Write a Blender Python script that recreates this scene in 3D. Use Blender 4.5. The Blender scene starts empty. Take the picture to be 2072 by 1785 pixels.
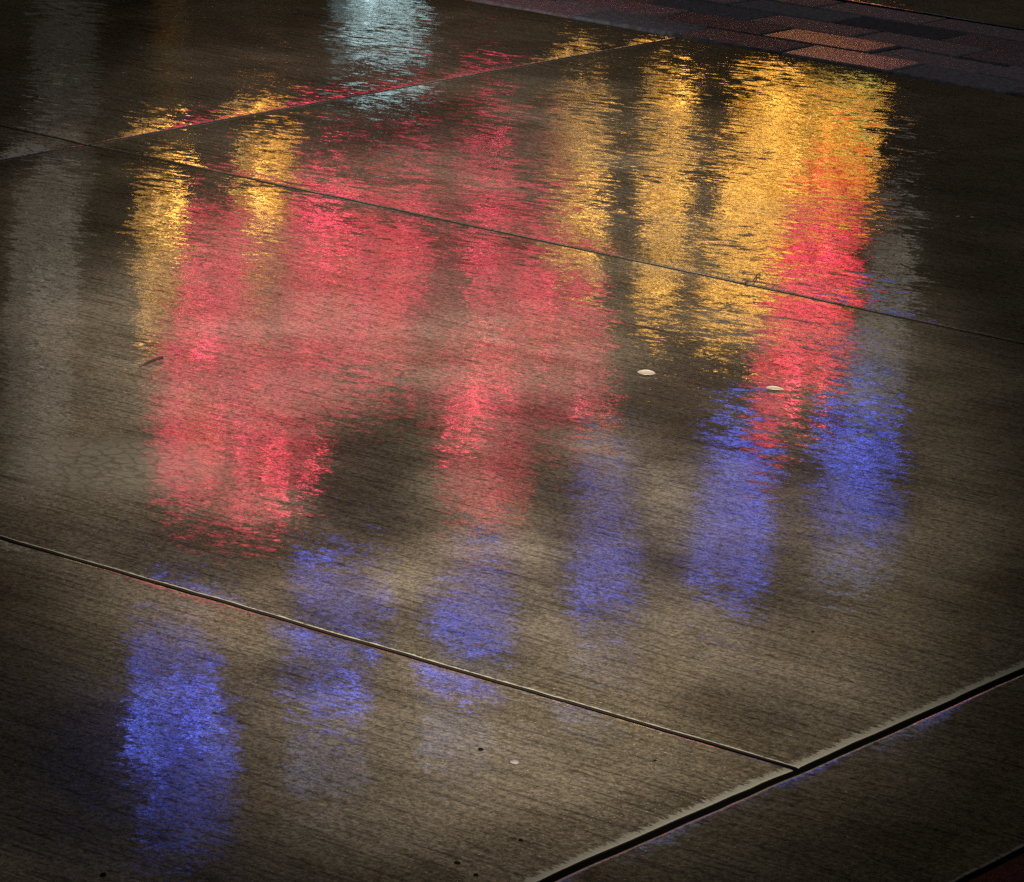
import bpy, math, random
from mathutils import Vector, noise
random.seed(7)
C = bpy.context.scene.collection
scene = bpy.context.scene
R = math.radians

# ---------------------------------------------------------------- camera, sky, lamp, exposure
HC = 1.25                                   # camera height (m)
FPX, PITCH, ROLL, AZ = 10407.5 / 2560 * 2071, 0.26443307, 0.05535593, -0.62888385
fw = Vector((0, math.cos(PITCH), -math.sin(PITCH)))
rt0 = Vector((1, 0, 0)); up0 = rt0.cross(fw)
rt = math.cos(ROLL) * rt0 + math.sin(ROLL) * up0
up = -math.sin(ROLL) * rt0 + math.cos(ROLL) * up0
cd = bpy.data.cameras.new('camera'); cam = bpy.data.objects.new('camera', cd); C.objects.link(cam)
from mathutils import Matrix
M = Matrix((rt, up, -fw)).transposed().to_4x4(); M.translation = (0, 0, HC)
cam.matrix_world = M
cd.sensor_width = 36; cd.lens = FPX / 2071 * 36; cd.clip_start = 0.05; cd.clip_end = 500
scene.camera = cam

w = bpy.data.worlds.new('World'); scene.world = w; w.use_nodes = True
nt = w.node_tree; bg = nt.nodes['Background']
sky = nt.nodes.new('ShaderNodeTexSky'); sky.sky_type = 'NISHITA'; sky.sun_disc = False
sky.sun_elevation = R(-4); sky.sun_rotation = R(200)
nt.links.new(sky.outputs[0], bg.inputs[0]); bg.inputs[1].default_value = 0.05
glow = nt.nodes.new('ShaderNodeBackground'); glow.inputs[0].default_value = (1, .95, .84, 1); glow.inputs[1].default_value = .15   # even ambient added to lift the dark ground
addn = nt.nodes.new('ShaderNodeAddShader'); nt.links.new(bg.outputs[0], addn.inputs[0]); nt.links.new(glow.outputs[0], addn.inputs[1])
nt.links.new(addn.outputs[0], nt.nodes['World Output'].inputs[0])

scene.view_settings.view_transform = 'Standard'; scene.view_settings.look = 'None'
scene.cycles.use_denoising = False
scene.view_settings.exposure = 0; scene.view_settings.gamma = 1

SPOT_POS = Vector((0.35, -3.0, 3.3)); SPOT_AIM = Vector((-.05, 5.05, 0.0))
SPOT_W = 16500; SPOT_COL = (1.0, 0.88, 0.73); SPOT_ANGLE = 9.9  # added spot: narrow beam, bright middle and dark edges

# ---------------------------------------------------------------- frames and helpers
U = Vector((math.cos(AZ), math.sin(AZ), 0)); V = Vector((-U.y, U.x, 0)); Z = Vector((0, 0, 1))
ROT = AZ
WALL_U = -10.0                              # the shop front runs along V at this U
def ray(px, py):
    d = fw * FPX + rt * (px - 1035.5) - up * (py - 892.5)
    return d.normalized()
def ground_at(px, py):                      # photo position (2071 px wide) -> ground point
    d = ray(px, py); t = HC / -d.z
    return Vector((0, 0, HC)) + d * t
def wall_at(px, py, off=0.0):               # what a flat mirror of water shows there -> (along V, height)
    g = ground_at(px, py); d = ray(px, py); d.z = -d.z
    t = (WALL_U + off - g.dot(U)) / d.dot(U)
    p = g + d * t
    return p.dot(V), p.z

def mesh_obj(name, verts, faces, mat, parent=None, smooth=False, mats=None, fm=None):
    me = bpy.data.meshes.new(name); me.from_pydata([tuple(v) for v in verts], [], faces); me.update()
    for m in (mats or [mat]): me.materials.append(m)
    if fm: me.polygons.foreach_set('material_index', fm)
    if smooth: me.polygons.foreach_set('use_smooth', [True] * len(me.polygons))
    o = bpy.data.objects.new(name, me); C.objects.link(o)
    if parent: o.parent = parent
    return o
def tag(o, label=None, cat=None, group=None, kind=None):
    if label: o['label'] = label
    if cat: o['category'] = cat
    if group: o['group'] = group
    if kind: o['kind'] = kind
    return o
def empty(name, loc=(0, 0, 0), rz=0):
    o = bpy.data.objects.new(name, None); C.objects.link(o); o.location = loc; o.rotation_euler.z = rz
    o.empty_display_size = .1
    return o

class NT:
    def __init__(s, name):
        s.m = bpy.data.materials.new(name); s.m.use_nodes = True; s.t = s.m.node_tree
        s.b = s.t.nodes['Principled BSDF']
    def n(s, typ, **kw):
        x = s.t.nodes.new('ShaderNode' + typ)
        for k, v in kw.items(): setattr(x, k, v)
        return x
    def l(s, a, b): s.t.links.new(a, b)
    def put(s, v, sock):
        if hasattr(v, 'is_linked'): s.l(v, sock)
        else: sock.default_value = v
    def math(s, op, a, b=0.0, c=0.0, clamp=False):
        x = s.n('Math', operation=op, use_clamp=clamp)
        for i, v in enumerate((a, b, c)): s.put(v, x.inputs[i])
        return x.outputs[0]
    def vec(s, op, a, b=(0, 0, 0)):
        x = s.n('VectorMath', operation=op)
        s.put(a, x.inputs[0])
        if op == 'SCALE': s.put(b, x.inputs['Scale'])
        else: s.put(b, x.inputs[1])
        return x.outputs[0]
    def noise(s, co, scale, detail=2, rough=.5, dist=0):
        x = s.n('TexNoise'); s.l(co, x.inputs['Vector'])
        x.inputs['Scale'].default_value = scale; x.inputs['Detail'].default_value = detail
        x.inputs['Roughness'].default_value = rough; x.inputs['Distortion'].default_value = dist
        return x
    def ramp(s, v, a, b, c=0.0, d=1.0, smooth=True):
        x = s.n('MapRange', interpolation_type='SMOOTHSTEP' if smooth else 'LINEAR')
        s.put(v, x.inputs[0])
        for i, q in enumerate((a, b, c, d)): x.inputs[i + 1].default_value = q
        return x.outputs[0]
    def mix(s, f, a, b):
        x = s.n('Mix', data_type='RGBA'); s.put(f, x.inputs[0])
        for v, k in ((a, 6), (b, 7)):
            s.put(v if hasattr(v, 'is_linked') else (*v, 1) if len(v) == 3 else v, x.inputs[k])
        return x.outputs[2]
    def attr(s, name):
        return s.n('Attribute', attribute_name=name)

def plain(name, col, rough=.6, metal=0):
    k = NT(name); co = k.n('TexCoord').outputs['Object']
    nz = k.noise(co, 30, 4).outputs[0]
    k.l(k.mix(nz, [c * .8 for c in col], [min(1, c * 1.2) for c in col]), k.b.inputs['Base Color'])
    k.b.inputs['Roughness'].default_value = rough; k.b.inputs['Metallic'].default_value = metal
    if rough > .84: k.b.inputs['Specular IOR Level'].default_value = 0
    return k.m
def lit(name, col, strength, col2=None, vary=.7, scale=7, bulbs=3.2):   # the face of a lit sign: a field of uneven lamps
    k = NT(name); co = k.n('TexCoord').outputs['Object']
    n1 = k.noise(k.vec('ADD', co, (0, len(name), strength)), scale, 3, .6).outputs[0]
    n2 = k.noise(k.vec('ADD', co, (3, len(name) * 2, 0)), scale * .6, 2, .6).outputs[0]
    vo = k.n('TexVoronoi', feature='F1'); k.l(co, vo.inputs['Vector']); vo.inputs['Scale'].default_value = 13
    hot = k.ramp(vo.outputs['Distance'], .36, .16)
    white = [min(1, c * .92 + .05) for c in col]
    k.b.inputs['Base Color'].default_value = (.02, .02, .02, 1); k.b.inputs['Roughness'].default_value = .4
    k.l(k.mix(hot, k.mix(k.ramp(n2, .42, .58), col, col2 or col), white), k.b.inputs['Emission Color'])
    e = k.ramp(n1, .36, .66, strength * 1.35 * (1 - vary), strength * 1.35 * (1 + vary))
    k.l(k.math('MULTIPLY', e, k.math('MULTIPLY_ADD', hot, bulbs, max(.35, 1 - .17 * bulbs))), k.b.inputs['Emission Strength'])
    return k.m

# ---------------------------------------------------------------- materials of the ground
def wet_concrete():
    k = NT('wet_broomed_concrete'); co = k.n('TexCoord').outputs['Object']
    st = k.vec('MULTIPLY', co, (.05, 1, 1))                      # drawn along the broom strokes
    fine = k.noise(co, 210, 3, .6).outputs['Color']
    mid = k.noise(k.vec('MULTIPLY', co, (.75, 1, 1)), 62, 3, .55).outputs['Color']
    big = k.noise(co, 7, 2, .5).outputs['Color']
    broom = k.noise(st, 210, 2, .6).outputs[0]
    broom2 = k.noise(k.vec('MULTIPLY', co, (.08, 1, 1)), 70, 2, .6).outputs[0]
    patch = k.noise(co, 2.3, 4, .55, .4).outputs[0]
    patch2 = k.noise(k.vec('ADD', co, (7.1, 3.3, 0)), 4.5, 5, .62).outputs[0]
    film = k.ramp(patch, .36, .62)                               # where the water film is deep
    crv = k.noise(k.vec('MULTIPLY', co, (.85, 1, 1)), 150, 3, .6).outputs[0]
    crv = k.ramp(k.math('ABSOLUTE', k.math('SUBTRACT', crv, .5)), .006, .042)
    crv2 = k.ramp(k.noise(k.vec('MULTIPLY', co, (.6, 1, 1)), 100, 4, .7).outputs[0], .36, .46)
    crev = k.math('MULTIPLY', crv, crv2)                         # 0 in the dry open pores
    # water surface: tilts in ground coordinates
    h = (.5, .5, .5)
    gl = k.ramp(k.noise(co, 150, 1, .5).outputs[0], .62, .72)     # sparse grains standing out of the film
    kf = k.math('MULTIPLY_ADD', gl, .09, k.math('MULTIPLY_ADD', film, -.016, .050))
    t = k.vec('SCALE', k.vec('SUBTRACT', fine, h), kf)
    t = k.vec('ADD', t, k.vec('SCALE', k.vec('SUBTRACT', mid, h), k.math('MULTIPLY_ADD', film, .014, .026)))
    t = k.vec('ADD', t, k.vec('SCALE', k.vec('SUBTRACT', big, h), .013))
    rot = k.n('VectorRotate', rotation_type='Z_AXIS'); k.l(co, rot.inputs['Vector']); rot.inputs['Angle'].default_value = R(-19)
    rip = k.noise(k.vec('MULTIPLY', rot.outputs[0], (.38, 1, 1)), 72, 2, .5).outputs['Color']
    rmask = k.ramp(k.noise(k.vec('ADD', co, (3.7, 9.1, 0)), 3.2, 2).outputs[0], .40, .62)
    sepc = k.n('SeparateXYZ'); k.l(co, sepc.inputs[0])
    far = k.ramp(sepc.outputs[1], 3.6, 5.0)
    t = k.vec('ADD', t, k.vec('SCALE', k.vec('SUBTRACT', rip, h), k.math('MULTIPLY', k.math('MULTIPLY_ADD', far, .75, .35), k.math('MULTIPLY_ADD', rmask, .085, .015))))
    t = k.vec('SCALE', k.vec('MULTIPLY', t, (1, 1, 0)), k.ramp(sepc.outputs[1], 2.7, 5.2, .52, 1.05))
    tr = k.n('VectorTransform', vector_type='VECTOR', convert_from='OBJECT', convert_to='WORLD'); k.l(t, tr.inputs[0])
    geo = k.n('NewGeometry')
    nrm = k.vec('NORMALIZE', k.vec('ADD', geo.outputs['Normal'], tr.outputs[0]))
    # colour
    base = k.mix(k.ramp(patch2, .36, .64), (.084, .069, .050), (.137, .118, .093))
    base = k.mix(k.ramp(k.noise(co, 1.1, 3).outputs[0], .35, .65), base, k.vec('MULTIPLY', base, (.8, .8, .72)))
    base = k.vec('SCALE', base, k.ramp(k.math('MULTIPLY_ADD', patch2, .35, k.math('MULTIPLY', patch, .65)), .43, .56, 1.14, .72))   # damp, darker concrete
    base = k.vec('SCALE', base, k.ramp(broom, .36, .47, .62, 1.05))
    base = k.vec('SCALE', base, k.ramp(broom2, .3, .55, .80, 1.06))
    base = k.vec('SCALE', base, k.ramp(k.noise(k.vec('MULTIPLY', co, (.95, 1, 1)), 170, 3, .75).outputs[0], .34, .64, .58, 1.32))
    grit = k.noise(co, 420, 2, .6).outputs[0]
    base = k.mix(k.ramp(grit, .36, .30), base, (.02, .017, .013))
    base = k.mix(k.ramp(grit, .66, .74), base, (.30, .28, .24))
    base = k.vec('SCALE', base, k.math('MULTIPLY_ADD', crev, .45, .62))
    base = k.vec('SCALE', base, k.attr('tone').outputs['Fac'])
    # darker and lighter patches at set positions, edges broken by noise
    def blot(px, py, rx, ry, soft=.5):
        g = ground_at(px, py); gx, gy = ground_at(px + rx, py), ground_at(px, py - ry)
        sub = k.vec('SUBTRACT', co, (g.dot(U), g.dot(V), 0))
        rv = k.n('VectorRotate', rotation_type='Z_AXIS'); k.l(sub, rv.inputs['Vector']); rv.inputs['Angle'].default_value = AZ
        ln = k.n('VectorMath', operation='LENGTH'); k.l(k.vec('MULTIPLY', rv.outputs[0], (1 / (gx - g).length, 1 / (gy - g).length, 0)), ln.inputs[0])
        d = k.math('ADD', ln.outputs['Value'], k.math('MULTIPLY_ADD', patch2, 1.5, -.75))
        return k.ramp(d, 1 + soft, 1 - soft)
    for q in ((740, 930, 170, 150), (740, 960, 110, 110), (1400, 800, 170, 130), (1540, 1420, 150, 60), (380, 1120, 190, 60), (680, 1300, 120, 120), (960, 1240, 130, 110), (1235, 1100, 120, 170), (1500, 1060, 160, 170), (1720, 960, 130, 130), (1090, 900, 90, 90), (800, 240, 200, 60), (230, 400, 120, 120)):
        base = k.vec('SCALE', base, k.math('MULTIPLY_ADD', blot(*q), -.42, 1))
    for q in ((1330, 1380, 200, 90), (1100, 1560, 300, 110), (130, 780, 100, 250), (1000, 640, 130, 60), (1800, 1300, 130, 60)):
        base = k.vec('SCALE', base, k.math('MULTIPLY_ADD', blot(*q), .22, 1))
    # crazed patch of old surface
    cx = k.n('TexVoronoi', feature='DISTANCE_TO_EDGE'); k.l(k.vec('ADD', co, k.vec('SCALE', mid, .02)), cx.inputs['Vector']); cx.inputs['Scale'].default_value = 42
    crack = k.ramp(cx.outputs[0], .10, .03)
    cz = k.n('VectorMath', operation='DISTANCE'); k.l(co, cz.inputs[0]); CR = ground_at(225, 945)
    cz.inputs[1].default_value = (CR.dot(U), CR.dot(V), 0)
    czm = k.ramp(k.math('ADD', cz.outputs['Value'], k.math('MULTIPLY', patch2, .12)), .22, .12)
    base = k.mix(k.math('MULTIPLY', czm, .35), base, (.20, .185, .155))
    base = k.mix(k.math('MULTIPLY', k.math('MULTIPLY', crack, czm), .45), base, (.03, .025, .02))
    # worn pale rims of the slabs
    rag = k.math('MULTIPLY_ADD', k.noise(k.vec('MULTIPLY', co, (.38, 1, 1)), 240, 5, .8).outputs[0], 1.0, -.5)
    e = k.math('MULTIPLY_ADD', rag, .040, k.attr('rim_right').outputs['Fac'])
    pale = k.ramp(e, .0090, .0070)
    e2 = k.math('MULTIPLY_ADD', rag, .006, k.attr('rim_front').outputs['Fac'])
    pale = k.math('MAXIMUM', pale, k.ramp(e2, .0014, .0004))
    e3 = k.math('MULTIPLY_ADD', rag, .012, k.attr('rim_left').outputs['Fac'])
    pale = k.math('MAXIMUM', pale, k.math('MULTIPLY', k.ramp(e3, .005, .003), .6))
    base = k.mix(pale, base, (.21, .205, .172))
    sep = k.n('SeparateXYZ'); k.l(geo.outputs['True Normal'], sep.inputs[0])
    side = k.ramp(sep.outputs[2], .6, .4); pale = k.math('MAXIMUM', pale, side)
    base = k.mix(side, base, (.010, .009, .008))                 # shade painted on the joint walls to keep the gaps dark
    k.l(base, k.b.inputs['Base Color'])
    k.b.inputs['Roughness'].default_value = .30
    k.l(k.math('MULTIPLY_ADD', side, 0, 0), k.b.inputs['Specular IOR Level'])
    bp = k.n('Bump'); bp.inputs['Strength'].default_value = .5; bp.inputs['Distance'].default_value = .0012
    k.l(k.math('ADD', broom, k.math('MULTIPLY', grit, .5)), bp.inputs['Height']); k.l(bp.outputs[0], k.b.inputs['Normal'])
    k.l(k.math('MULTIPLY', k.math('SUBTRACT', 1.0, pale), k.math('MULTIPLY', k.math('MULTIPLY_ADD', film, .25, .75), k.math('MULTIPLY_ADD', crev, .85, .15))), k.b.inputs['Coat Weight'])
    k.b.inputs['Coat IOR'].default_value = 1.36
    k.l(k.math('MULTIPLY_ADD', film, -.03, .065), k.b.inputs['Coat Roughness'])
    k.l(nrm, k.b.inputs['Coat Normal'])
    return k.m
def brick_mat(name, dark, warm):
    k = NT(name); co = k.n('TexCoord').outputs['Object']
    sh = k.attr('shade').outputs['Fac']
    nz = k.noise(co, 90, 5, .65).outputs[0]
    c = k.mix(k.ramp(sh, .55, .95), k.vec('SCALE', dark, k.math('MULTIPLY_ADD', k.math('FRACT', k.math('MULTIPLY', sh, 13.7)), .8, .65)), warm)
    c = k.vec('SCALE', c, k.ramp(nz, .3, .7, .6, 1.3))
    k.l(c, k.b.inputs['Base Color'])
    gls = k.attr('gloss').outputs['Fac']
    k.l(k.math('MULTIPLY_ADD', gls, -.22, k.math('MULTIPLY_ADD', nz, .12, .36)), k.b.inputs['Roughness'])
    k.l(k.math('MULTIPLY_ADD', gls, .055, k.math('MULTIPLY', k.math('FRACT', k.math('MULTIPLY', sh, 7.3)), .012)), k.b.inputs['Specular IOR Level'])
    bp = k.n('Bump'); bp.inputs['Strength'].default_value = .5; bp.inputs['Distance'].default_value = .0015
    k.l(k.noise(co, 220, 4, .6).outputs[0], bp.inputs['Height']); k.l(bp.outputs[0], k.b.inputs['Normal'])
    return k.m
CONC = wet_concrete()
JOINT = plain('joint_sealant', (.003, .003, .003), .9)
SOIL = plain('paver_bed', (.006, .006, .007), .9)
BRICK = brick_mat('charcoal_paver', (.085, .092, .118), (.30, .075, .05))
REDBRICK = brick_mat('red_paver', (.055, .022, .016), (.09, .030, .02))

# ---------------------------------------------------------------- the ground (local x = U, local y = V)
UL = [x * HC for x in (-1.49241623, -3.35090978)]            # joints running along V
VL = [x * HC for x in (4.96801819, 3.69921464, 2.42397876)]  # joints running along U
PU, PV = UL[0] - UL[1], VL[1] - VL[2]
BAND = 5.462 * HC                                             # far edge of the paver band
RBU = ground_at(2010, 1745).dot(U)                            # red pavers near the camera
GU = {0: .003, 1: .003, 2: .0055}                             # half joint widths, joints along U
EDGE = [0, .0008, .002, .004, .007, .012, .02, .032, .048, .068, .095, .13, .18, .25]
def drop(d, a):
    return -a * math.exp(-d / .062) - (.0006 * (1 - d / .0025) ** 2 if d < .0025 else 0)
def axis(a, b):
    L = b - a; half = [e for e in EDGE if e < L / 2 - .02]
    n = max(2, int((L - 2 * half[-1]) / .022)); lo, hi = half[-1], L - half[-1]
    return [a + e for e in half] + [a + lo + (hi - lo) * i / n for i in range(1, n)] + [a + L - e for e in reversed(half)]
sv, sf, rr, rf, rl, tn = [], [], [], [], [], []
def slab(u0, u1, v0, v1, tone_=1.0, dz=0, lip=.0010):
    xs, ys = axis(u0, u1), axis(v0, v1); o = len(sv); nx, ny = len(xs), len(ys)
    cu, cv = (u0 + u1) / 2, (v0 + v1) / 2
    for j, y in enumerate(ys):
        for i, x in enumerate(xs):
            wob = .0020 * noise.noise(Vector((x * 26, y * 26, 1.7))) + .0016 * noise.noise(Vector((x * 9, y * 9, 4.2)))
            ed = min(x - u0, u1 - x, y - v0, v1 - y)
            s = max(0, 1 - ed / .02)
            z = drop(x - u0, lip) + drop(u1 - x, .0016) + drop(y - v0, .0006) + drop(v1 - y, .0008) + dz
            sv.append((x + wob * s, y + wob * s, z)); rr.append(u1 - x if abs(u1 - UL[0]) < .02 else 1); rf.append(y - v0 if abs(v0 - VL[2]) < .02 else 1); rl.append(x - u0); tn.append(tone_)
    for j in range(ny - 1):
        for i in range(nx - 1):
            a = o + j * nx + i; sf.append((a, a + 1, a + nx + 1, a + nx))
    ring = [i for i in range(nx)] + [j * nx + nx - 1 for j in range(1, ny)] + [(ny - 1) * nx + i for i in range(nx - 2, -1, -1)] + [j * nx for j in range(ny - 2, 0, -1)]
    b = len(sv)
    for r in ring:
        x, y, z = sv[o + r]; sv.append((x, y, z - .05)); rr.append(1); rf.append(1); rl.append(1); tn.append(tone_)
    n = len(ring)
    for q in range(n):
        sf.append((o + ring[q], b + q, b + (q + 1) % n, o + ring[(q + 1) % n]))
for iu in range(0, 4):
    for iv in range(-2, 3):
        u1 = UL[0] - PU * iu; u0 = u1 - PU
        v0 = VL[2] + PV * (iv - 1); v1 = v0 + PV
        if v0 > VL[0] - .01: continue
        if v1 > VL[0] - .01: v1 = VL[0] - .004
        slab(u0 + .003, u1 - (.0045 if iu == 0 else .003), v0 + (.0042 if abs(v0 - VL[2]) < .01 else .003), v1 - (.0042 if abs(v1 - VL[2]) < .01 else .003), 1.22 if v1 < VL[2] + .01 and iu == 0 else .9)
slab(UL[0] + .0045, RBU - .004, -1.5, VL[1] + .9, .72, 0, .0030)          # the darker slab at right
slab(UL[0] + .0045, RBU - .004, VL[1] + .906, VL[0] - .004, .62)
for iu in range(-2, 4):                                       # beyond the paver band
    u1 = UL[0] - PU * iu + .9; slab(u1 - PU + .003, u1 - .003, BAND + .012, BAND + 2.4)
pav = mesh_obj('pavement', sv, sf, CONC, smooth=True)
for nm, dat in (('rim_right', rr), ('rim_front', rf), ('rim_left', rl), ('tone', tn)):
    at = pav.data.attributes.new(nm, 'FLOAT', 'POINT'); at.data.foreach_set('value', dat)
pav.rotation_euler.z = ROT
tag(pav, 'wet broom finished concrete slabs mirroring red, gold and blue lights', 'pavement', kind='structure')

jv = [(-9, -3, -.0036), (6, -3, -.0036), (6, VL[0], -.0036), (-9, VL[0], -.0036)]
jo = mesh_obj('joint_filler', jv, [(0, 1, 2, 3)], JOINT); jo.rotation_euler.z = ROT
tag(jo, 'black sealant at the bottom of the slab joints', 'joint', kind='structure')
gv = [(-60, -60, -.06), (60, -60, -.06), (60, 60, -.06), (-60, 60, -.06)]
gr = mesh_obj('ground', gv, [(0, 1, 2, 3)], SOIL); gr.rotation_euler.z = ROT
tag(gr, 'dark bedding under the paving', 'ground', kind='structure')

GLOSSY = [(g.dot(U), g.dot(V)) for g in (ground_at(1620, 72), ground_at(1760, 128))]   # the few bricks still wet enough to shine
def paver_mesh(rows):
    """rows: list of (axis, start, cross0, cross1, lo, hi, length) ; bricks with rounded arrises"""
    vs, fs, sh, gs = [], [], [], []
    def brick(x0, x1, y0, y1, s):
        gl = 1.0 if any(x0 < p[0] < x1 and y0 < p[1] < y1 for p in GLOSSY) else 0.0
        g, bv = .0030, .0032; x0 += g; x1 -= g; y0 += g; y1 -= g
        dz = random.uniform(-.0018, .0012); tx, ty = random.uniform(-.010, .010), random.uniform(-.014, .014)
        o = len(vs)
        for ins, z in ((0, -.05), (0, -.0045), (bv * .35, -.0016), (bv, -.0002), (.03, .0003)):
            for (x, y) in ((x0 + ins, y0 + ins), (x1 - ins, y0 + ins), (x1 - ins, y1 - ins), (x0 + ins, y1 - ins)):
                vs.append((x, y, z + dz + tx * (x - x0) + ty * (y - y0))); sh.append(s); gs.append(gl)
        for k in range(4):
            for q in range(4):
                fs.append((o + k * 4 + q, o + k * 4 + (q + 1) % 4, o + k * 4 + 4 + (q + 1) % 4, o + k * 4 + 4 + q))
        fs.append((o + 16, o + 17, o + 18, o + 19))
    for (ax, start, c0, c1, lo, hi, L) in rows:
        x = start - math.ceil((start - lo) / L) * L
        while x < hi:
            s = random.random() * .6 + (.4 if (ax == 1 or x + L / 2 < -4.25 and c0 < BAND - .3) else 0)
            if ax == 0: brick(x, x + L, c0, c1, s)
            else: brick(c0, c1, x, x + L, s)
            x += L
    return vs, fs, sh, gs
def paver_obj(name, rows, mat, label):
    vs, fs, sh, gs = paver_mesh(rows)
    o = mesh_obj(name, vs, fs, mat, smooth=False); o.rotation_euler.z = ROT
    at = o.data.attributes.new('shade', 'FLOAT', 'POINT'); at.data.foreach_set('value', sh)
    at = o.data.attributes.new('gloss', 'FLOAT', 'POINT'); at.data.foreach_set('value', gs)
    tag(o, label, 'paving', kind='structure'); return o
BR0 = VL[0] + .012; RW = (BAND - BR0) / 5
S = 2071 / 2560
def ju(sx, sy): return ground_at(sx * S, sy * S).dot(U)
starts = [ju(1973, 126), ju(1922, 84), ju(2132, 93), ju(2347, 98), ju(2299, 60)]
rows = [(0, starts[i], BR0 + RW * i, BR0 + RW * (i + 1), -7.5, 1.5, .2325) for i in range(5)]
paver_obj('paver_band', rows, BRICK, 'band of charcoal brick pavers laid five courses wide across the top of the picture')
rows = [(1, .07 * i, RBU + .12 * i, RBU + .12 * (i + 1), -2, VL[0], .2325) for i in range(4)]
paver_obj('paver_strip', rows, REDBRICK, 'dark red brick pavers in the bottom right corner')

# ---------------------------------------------------------------- small things lying on the slabs
def lay(name, px, py, build, label, cat, rz=0.0, group=None):
    g = ground_at(px, py); vs, fs, m = build()
    o = mesh_obj(name, vs, fs, m, smooth=True); o.location = (g.x, g.y, .0005); o.rotation_euler.z = rz
    tag(o, label, cat, group); return o
PETAL = plain('pale_petal', (.30, .265, .21), .5)
TWIG = plain('dark_twig', (.012, .010, .008), .7)
STONE = plain('grey_stone', (.15, .135, .14), .6)
GRIT = plain('black_grit', (.006, .005, .005), .9)
FIBRE = plain('pale_fibre', (.28, .23, .17), .6)
def petal(L, Wd, curl, tip):
    def f():
        vs, fs = [], []; n, m = 10, 4
        for i in range(n + 1):
            t = i / n; hw = Wd * math.sin(math.pi * (t ** tip)) ** .7 if 0 < t < 1 else .0003
            for j in range(-m, m + 1):
                s = j / m
                vs.append((L * (t - .5), hw * s, .0012 + curl * (s * s * hw * 1.2 + (t - .5) ** 2 * L * .5)))
        for k in range(len(vs)): vs.append((vs[k][0], vs[k][1], vs[k][2] - .0005))
        c = 2 * m + 1; N = (n + 1) * c
        for i in range(n):
            for j in range(c - 1):
                a = i * c + j; fs.append((a, a + c, a + c + 1, a + 1)); fs.append((N + a, N + a + 1, N + a + c + 1, N + a + c))
        rim = [i * c for i in range(n + 1)] + [n * c + j for j in range(1, c)] + [i * c + c - 1 for i in range(n - 1, -1, -1)] + [j for j in range(c - 2, 0, -1)]
        for q in range(len(rim)):
            a, b = rim[q], rim[(q + 1) % len(rim)]; fs.append((a, b, N + b, N + a))
        return vs, fs, PETAL
    return f
def pebble(r, mat, sq=(1, 1, .6), seed=1):
    def f():
        vs, fs = [], []; n, m = 6, 10
        for i in range(n + 1):
            th = math.pi * i / n
            for j in range(m):
                ph = 2 * math.pi * j / m
                v = Vector((math.sin(th) * math.cos(ph), math.sin(th) * math.sin(ph), math.cos(th)))
                v *= r * (1 + .45 * noise.noise(v * 1.7 + Vector((seed * 3.1, 0, seed))))
                vs.append((v.x * sq[0], v.y * sq[1], v.z * sq[2] + r * sq[2] * .8))
        for i in range(n):
            for j in range(m):
                fs.append((i * m + j, (i + 1) * m + j, (i + 1) * m + (j + 1) % m, i * m + (j + 1) % m))
        return vs, fs, mat
    return f
def strand(pts, r0, r1, mat, lift=.001):
    def f():
        vs, fs = [], []; n = len(pts); m = 6
        for i, (x, y) in enumerate(pts):
            p, q = pts[max(0, i - 1)], pts[min(n - 1, i + 1)]
            d = Vector((q[0] - p[0], q[1] - p[1], 0)).normalized(); s = Vector((-d.y, d.x, 0))
            rad = r0 + (r1 - r0) * i / (n - 1)
            for j in range(m):
                a = 2 * math.pi * j / m
                o = s * math.cos(a) * rad + Z * (math.sin(a) * rad * .8 + rad * .8 + lift)
                vs.append((x + o.x, y + o.y, o.z))
        for i in range(n - 1):
            for j in range(m):
                fs.append((i * m + j, i * m + (j + 1) % m, (i + 1) * m + (j + 1) % m, (i + 1) * m + j))
        fs.append(tuple(range(m - 1, -1, -1))); fs.append(tuple((n - 1) * m + j for j in range(m)))
        return vs, fs, mat
    return f
def pic(pts, px, py):
    g = ground_at(px, py); return [((ground_at(*p) - g).x, (ground_at(*p) - g).y) for p in pts]
lay('petal', 1307, 757, petal(.023, .0115, .06, 1.0), 'pale oval petal lying alone on the bare concrete right of centre', 'petal', R(-6))
lay('petal', 1567, 789, petal(.022, .0075, .10, .8), 'narrow cream petal lying in the red reflection', 'petal', R(-8))
lay('leaf_scrap', 307, 738, strand(pic([(283, 745), (296, 740), (308, 734), (318, 731), (328, 729)], 307, 738), .0012, .0022, TWIG), 'thin black scrap of leaf at the left edge of the red reflection', 'leaf scrap')
lay('seed', 1531, 562, strand(pic([(1523, 571), (1528, 565), (1531, 558), (1536, 557), (1537, 562)], 1531, 562), .0012, .0009, TWIG), 'tiny curled dark seed beside the joint in the gold reflection', 'seed')
lay('seed', 1510, 574, pebble(.0022, TWIG, (1.3, 1, .7), 4), 'tiny dark seed husk touching the slab joint in the gold reflection', 'seed')
lay('fibre', 1412, 210, strand(pic([(1405, 163), (1411, 170), (1414, 180), (1412, 196), (1403, 215), (1402, 235), (1405, 262)], 1412, 210), .00035, .0003, FIBRE), 'thin pale curved hair lying at the top of the gold reflection', 'fibre')
lay('pebble', 1040, 1545, pebble(.0042, STONE, (1.2, 1.1, .4), 2), 'flat pale pebble on the front slab', 'pebble')
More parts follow.
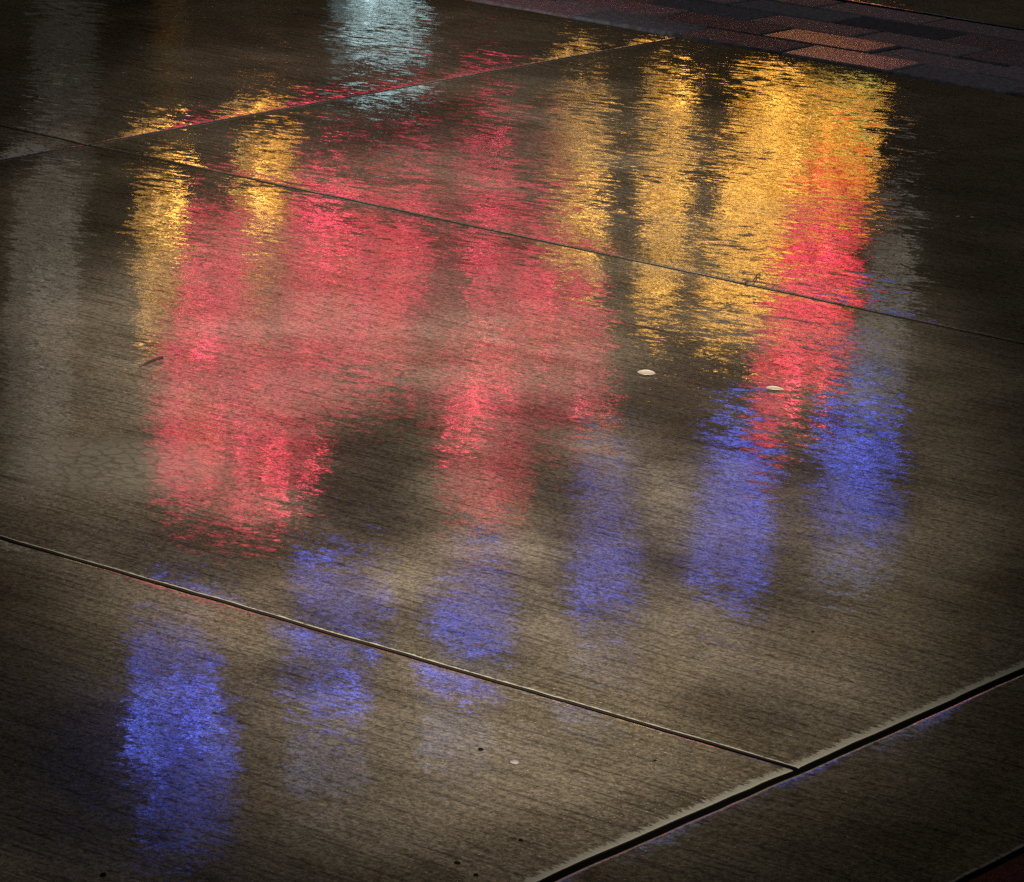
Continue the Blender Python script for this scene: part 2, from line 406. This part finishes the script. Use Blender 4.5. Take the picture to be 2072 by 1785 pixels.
for i, (px, py, r, lab) in enumerate([
        (972, 1518, .0042, 'black chip of grit beside the pale pebble on the front slab'),
        (1053, 1702, .0034, 'black chip of grit on the lower middle of the front slab'),
        (925, 1748, .0038, 'black chip of grit near the bottom edge left of the slab joint'),
        (962, 1772, .0034, 'small black chip at the very bottom edge of the picture'),
        (209, 1772, .0044, 'black chip of grit in the dark bottom left corner'),
        (1325, 1540, .0022, 'tiny black chip right of the pale pebble'),
        (1644, 1280, .0026, 'tiny black chip on the brown slab below the blue reflections'),
        (526, 969, .0024, 'tiny black chip inside the left red reflection')]):
    lay('grit', px, py, pebble(r * .52, GRIT, (1.6, 1.2, .4), i + 5), lab, 'grit', random.uniform(0, 3), 'black chips of grit on the slabs')
for i, (px, py, lab) in enumerate([(1937, 441, 'leftmost white crumb on the dark slab at right edge'), (1966, 442, 'rightmost white crumb on the dark slab at right edge')]):
    lay('crumb', px, py, pebble(.0022, PETAL, (1.6, 1, .5), i + 20), lab, 'crumb', 0, 'white crumbs')

# ---------------------------------------------------------------- the shop front across the square, seen only mirrored in the wet slabs
CASE = plain('black_sign_casing', (.015, .015, .016), .5, .6)
WALLM = plain('dark_render', (.20, .18, .14), .85)
shop = tag(empty('shop_building', (0, 0, 0), ROT), 'dark shop front mirrored in the wet concrete behind the lit signs', 'building')
def box(x0, x1, y0, y1, z0, z1):
    v = [(x, y, z) for z in (z0, z1) for (x, y) in ((x0, y0), (x1, y0), (x1, y1), (x0, y1))]
    return v, [(3, 2, 1, 0), (4, 5, 6, 7), (0, 1, 5, 4), (1, 2, 6, 5), (2, 3, 7, 6), (3, 0, 4, 7)]
v, f = box(WALL_U - 6, WALL_U - .3, 2, 30, -.05, 9); mesh_obj('wall', v, f, WALLM, shop)
v, f = box(WALL_U - 6.1, WALL_U - .1, 1.9, 30.1, 9, 9.35); mesh_obj('cornice', v, f, WALLM, shop)

def smooth_poly(p, it=2):
    for _ in range(it):
        q = []
        for i in range(len(p)):
            a, b = p[i], p[(i + 1) % len(p)]
            q += [(.75 * a[0] + .25 * b[0], .75 * a[1] + .25 * b[1]), (.25 * a[0] + .75 * b[0], .25 * a[1] + .75 * b[1])]
        p = q
    return p
def prism(poly, x0, x1):                    # poly in (V, height); thickness along U
    n = len(poly); ar = sum(poly[i][0] * poly[(i + 1) % n][1] - poly[(i + 1) % n][0] * poly[i][1] for i in range(n))
    if ar < 0: poly = poly[::-1]
    vs = [(x0, y, z) for y, z in poly] + [(x1, y, z) for y, z in poly]
    fs = [tuple(range(n, 2 * n)), tuple(range(n - 1, -1, -1))] + [(i, (i + 1) % n, n + (i + 1) % n, n + i) for i in range(n)]
    return vs, fs
def sign(name, label, cat, group, faces, it=2):
    """faces: list of (photo outline, material); the first is the main face, others are brighter tubes in front"""
    polys = [[wall_at(*q) for q in p] for p, m in faces]
    cy = sum(q[0] for q in polys[0]) / len(polys[0]); cz = min(q[1] for q in polys[0])
    root = tag(empty(name, U * (WALL_U - .3) + V * cy + Z * cz, ROT), label, cat, group)
    for i, (poly, (p, m)) in enumerate(zip(polys, faces)):
        poly = smooth_poly([(a - cy, b - cz) for a, b in poly], it)
        if i == 0:
            mx = sum(a for a, b in poly) / len(poly); mz = sum(b for a, b in poly) / len(poly)
            big = [(mx + (a - mx) * 1.02, mz + (b - mz) * 1.02) for a, b in poly]
            v, f = prism(big, 0, .22); mesh_obj('casing', v, f, CASE, root)
        v, f = prism(poly, .225 + .02 * i, .30 + .02 * i)
        mesh_obj('lit_face' if i == 0 else 'bright_tube', v, f, m, root)
    return root
def rect(x0, y0, x1, y1): return [(x0, y0), (x1, y0), (x1, y1), (x0, y1)]

def oval(cx, cy, rx, ry, n=14, seed=0):
    q = random.Random(seed + int(cx))
    return [(cx + rx * (1 + q.uniform(-.16, .16)) * math.cos(a), cy + ry * (1 + q.uniform(-.14, .14)) * math.sin(a)) for a in [2 * math.pi * i / n for i in range(n)]]
BL = (.055, .11, 1.0); RD = (1.0, .022, .115); GD = (1.0, .50, .075); TL = (.66, .97, 1.0); GY = (1.0, .88, .72)
blue_hot = lit('deep_blue_neon', (.06, .12, 1.0), 2.8)
blue, blue_dim, blue_grey = lit('blue_neon', BL, 2.6, (.12, .18, 1), .5), lit('dim_blue_neon', BL, 1.0), lit('pale_blue_glass', (.45, .55, 1.0), .42, None, .5, 5, 0)
red, red_mid, red_dim = lit('red_neon', RD, 3.7, (1, .06, .07), .6), lit('pink_red_glass', (1, .03, .10), 1.75, RD, .6, 7, 1.2), lit('dim_red_glass', RD, .75, None, .7, 7, 2)
gold, gold_mid, gold_dim = lit('gold_bulbs', (1.0, .49, .055), 4.1, (1, .38, .02), .55, 9), lit('amber_glass', (1, .52, .10), 1.55, (1, .40, .06), .8, 9), lit('dim_gold_glass', GD, .07)
sulphur = lit('sulphur_glass', (.95, .72, .13), 1.9, (1, .5, .06), .6)
orange = lit('orange_neon', (1, .06, .01), 3.4, (1, .34, .03), .5, 11); scarlet = lit('scarlet_neon', (1, .025, .035), 3.8, (1, .045, .12), .5)
teal = lit('cold_white_window', TL, 1.95, None, .6, 12, 1); teal_dim = lit('dim_cold_window', TL, .22, None, .6, 12, 1)
grey = lit('frosted_column', GY, .26, None, .5, 4, bulbs=0); grey3 = lit('faint_frosted_panel', GY, .05, None, .5, 4, bulbs=0); grey2 = lit('frosted_panel', GY, .13, None, .6, 4, bulbs=0)  # pale pillars: their lit tone is put in as emission

GB = 'row of blue neon signs mirrored in the wet slabs'
sign('neon_sign', 'tall egg shaped blue neon glow at the far lower left of the mirrored row', 'sign', GB,
     [(oval(375, 1320, 95, 95), blue_dim), (oval(372, 1480, 110, 120), blue), (oval(375, 1480, 80, 80), blue), (oval(365, 1640, 85, 70), blue_dim)])
sign('neon_sign', 'round blue neon glow on the slab joint, second of the mirrored row from left', 'sign', GB,
     [(oval(690, 1210, 88, 62), blue), (oval(675, 1400, 85, 70), blue_dim), (oval(680, 1400, 60, 55), blue), (oval(692, 1205, 78, 52), blue_hot)])
sign('neon_sign', 'round blue neon glow just above the slab joint, below the middle red glow', 'sign', GB,
     [(oval(960, 1270, 84, 80), blue), (oval(958, 1265, 66, 58), blue_hot), (oval(985, 1150, 55, 36), blue_dim)])
sign('neon_sign', 'waisted blue neon glow, fourth of the mirrored row from left', 'sign', GB,
     [(oval(1242, 975, 58, 42), blue_dim), (oval(1228, 1175, 64, 80), blue), (oval(1245, 1070, 38, 30), blue_dim)])
sign('neon_sign', 'long bright blue neon glow under the red and gold patch, fifth of the mirrored row', 'sign', GB,
     [(oval(1500, 945, 58, 60), blue), (oval(1478, 1125, 80, 85), blue), (oval(1480, 1120, 56, 60), blue_hot), (oval(1500, 1030, 55, 50), blue)])
sign('neon_sign', 'ragged blue neon glow at the right end of the mirrored row', 'sign', GB,
     [(oval(1740, 900, 78, 60), blue), (oval(1735, 1030, 86, 62), blue_dim), (oval(1730, 1040, 80, 26), blue), (oval(1715, 1140, 80, 50), blue_grey)])
GP = 'pale glows below the blue signs'
sign('light_panel', 'faint grey-blue glow below the round blue glow on the front slab', 'light panel', GP, [(oval(940, 1490, 70, 100), blue_grey)])
sign('light_panel', 'faint grey-blue glow below the waisted blue glow', 'light panel', GP, [(oval(1232, 1360, 60, 60), blue_grey)])
sign('light_panel', 'faint grey-blue glow under the round blue glow that straddles the joint', 'light panel', GP, [(oval(670, 1560, 80, 60), blue_grey)])
sign('light_panel', 'grey-violet glow above the ragged blue glow on the right', 'light panel', GP, [(oval(1780, 760, 50, 80), blue_grey)])

GR = 'red neon signs mirrored in the wet slabs'
sign('neon_sign', 'large ragged red neon glow filling the left of the mirrored sign', 'sign', GR,
     [([(385, 450), (480, 420), (600, 400), (720, 385), (850, 390), (885, 440), (870, 560), (835, 660), (820, 760), (700, 790), (615, 850), (605, 950), (585, 1050), (480, 1090), (350, 1050), (320, 940), (350, 860), (310, 760), (360, 690), (410, 600)], red_mid),
      ([(385, 470), (480, 450), (490, 560), (470, 640), (400, 700), (360, 720), (400, 600)], red), ([(600, 410), (760, 400), (850, 430), (860, 540), (720, 560), (640, 520)], red),
      ([(590, 590), (700, 580), (800, 620), (810, 690), (700, 680), (610, 670)], red), ([(600, 330), (850, 300), (1150, 300), (1150, 400), (600, 400)], red_dim), (oval(385, 800, 48, 32), red), (oval(400, 860, 45, 30), red), (oval(535, 950, 55, 50), red),
      ([(600, 700), (810, 700), (800, 760), (640, 800), (560, 830)], red_mid), ([(560, 880), (600, 890), (595, 940), (550, 920)], red)])
sign('neon_sign', 'narrow upright red neon glow at the top centre between gold glows', 'sign', GR,
     [([(965, 270), (1025, 280), (1035, 360), (1025, 455), (955, 455), (960, 360)], red_mid), (oval(990, 300, 30, 20), red), (oval(992, 420, 34, 48), red)])
sign('neon_sign', 'broad pink-red neon glow in the centre under the first joint', 'sign', GR,
     [([(865, 440), (1225, 480), (1230, 690), (1215, 900), (1060, 890), (1060, 1060), (900, 1080), (885, 720), (860, 660)], red_dim),
      ([(935, 470), (1040, 480), (1110, 500), (1215, 560), (1215, 690), (1080, 720), (1050, 640), (940, 610)], red_mid),
      ([(1060, 650), (1140, 630), (1215, 600), (1215, 680), (1130, 710), (1060, 720)], red), ([(895, 720), (1050, 705), (1045, 800), (990, 850), (950, 880), (905, 870)], red), (oval(930, 830, 35, 45), red), (oval(960, 990, 75, 55), red_mid), (oval(1180, 800, 32, 16), red)])
sign('neon_sign', 'crimson neon glow below the gold patch at right, streaked with ripples', 'sign', GR,
     [([(1580, 490), (1735, 480), (1740, 610), (1720, 690), (1680, 790), (1545, 790), (1560, 640)], scarlet), ([(1600, 520), (1730, 510), (1725, 600), (1600, 600)], red),
      ([(1560, 650), (1660, 640), (1640, 790), (1545, 770)], red)])
sign('neon_sign', 'thin red neon tail under the crimson glow beside the blue glow', 'sign', GR, [([(1540, 810), (1600, 800), (1585, 905), (1545, 900)], red_mid)])
GG = 'gold bulb strips mirrored in the wet slabs'
sign('bulb_strip', 'gold upright glow at the left edge of the red glow', 'lamp strip', GG, [([(310, 350), (374, 345), (366, 480), (352, 680), (302, 690), (308, 500)], gold_mid), ([(315, 385), (378, 380), (370, 470), (320, 460)], gold)], 1)
sign('bulb_strip', 'pale gold upright glow crossing the left red glow', 'lamp strip', GG, [([(510, 265), (586, 270), (575, 430), (555, 650), (498, 650), (505, 430)], gold_mid), (oval(545, 390, 40, 42), gold), (oval(545, 300, 36, 26), gold)], 1)
sign('bulb_strip', 'orange-gold upright glow right of the narrow red glow', 'lamp strip', GG, [([(1150, 190), (1225, 180), (1235, 400), (1215, 640), (1140, 640), (1125, 420)], gold_mid), (oval(1180, 420, 40, 60), gold), (oval(1180, 250, 36, 30), gold_mid)], 1)
sign('bulb_strip', 'yellow upright glow left of the big gold patch', 'lamp strip', GG, [([(1345, 160), (1400, 165), (1380, 420), (1360, 630), (1305, 630), (1330, 420), (1325, 260)], gold_mid), (oval(1365, 210, 34, 40), gold), (oval(1360, 370, 34, 70), gold), (oval(1335, 560, 26, 60), gold)], 1)
sign('shop_window', 'big gold patch of light at upper right', 'window', None,
     [([(1550, 140), (1770, 150), (1775, 420), (1590, 440), (1570, 560), (1545, 660), (1445, 655), (1450, 520), (1490, 440), (1485, 330), (1525, 220)], gold),
      ([(1640, 130), (1770, 145), (1775, 230), (1640, 220)], sulphur), ([(1640, 250), (1772, 230), (1772, 330), (1680, 330)], gold),
      ([(1650, 320), (1745, 300), (1738, 450), (1580, 470), (1590, 420)], orange)], 1)
win = [rect(706, -90, 846, -24), rect(706, -6, 846, 14), rect(708, 36, 844, 50), rect(720, 70, 844, 80), rect(706, 98, 830, 105)]  # window cut into bars, imitating ripple breaks in its mirror image
sign('shop_window', 'cold white window glow at the top, left of centre', 'window', None, [(rect(702, -100, 850, 125), teal_dim)] + [(p, teal) for p in win], 0)
GC = 'pale pillars given their own glow, mirrored in the wet slabs'
sign('self_lit_pillar', 'dim grey upright glow along the left edge of the photo', 'pillar', GC, [([(60, 330), (170, 330), (175, 420), (150, 700), (140, 1000), (30, 1000), (50, 600)], grey2), ([(70, 380), (160, 380), (140, 800), (60, 800)], grey), (rect(80, -60, 180, 320), grey3)], 1)
sign('self_lit_pillar', 'dim grey upright glow right of the gold patch', 'pillar', GC, [([(1800, 430), (1845, 430), (1845, 780), (1770, 760), (1790, 500)], grey)], 1)
sign('bulb_strip', 'very faint orange upright glow at the top left', 'lamp strip', GG, [(rect(340, -40, 380, 330), gold_dim)], 1)

# ---------------------------------------------------------------- spot added unseen behind the camera, its beam fades the edges
fl = tag(empty('added_spot', SPOT_POS), 'unseen spot added behind the viewer, lights the middle and fades the edges', 'lamp')
d = (SPOT_AIM - SPOT_POS).normalized()
q = d.to_track_quat('-Z', 'Y')
sd = bpy.data.lights.new('added_spot_beam', 'SPOT'); sl = bpy.data.objects.new('added_spot_beam', sd); C.objects.link(sl)
sl.parent = fl; sl.rotation_euler = q.to_euler(); sl.scale = (.94, 1.25, 1)
sd.energy = SPOT_W; sd.color = SPOT_COL; sd.spot_size = R(SPOT_ANGLE); sd.spot_blend = 1.0; sd.shadow_soft_size = .06
v, f = box(-.13, .13, -.1, .1, .02, .14); hs = mesh_obj('added_spot_housing', v, f, CASE, fl); hs.rotation_euler = q.to_euler()  # made-up fixture around the added spot
v, f = box(-.04, .04, -.3, -.22, -3.35, .1); mesh_obj('added_spot_pole', v, f, CASE, fl)
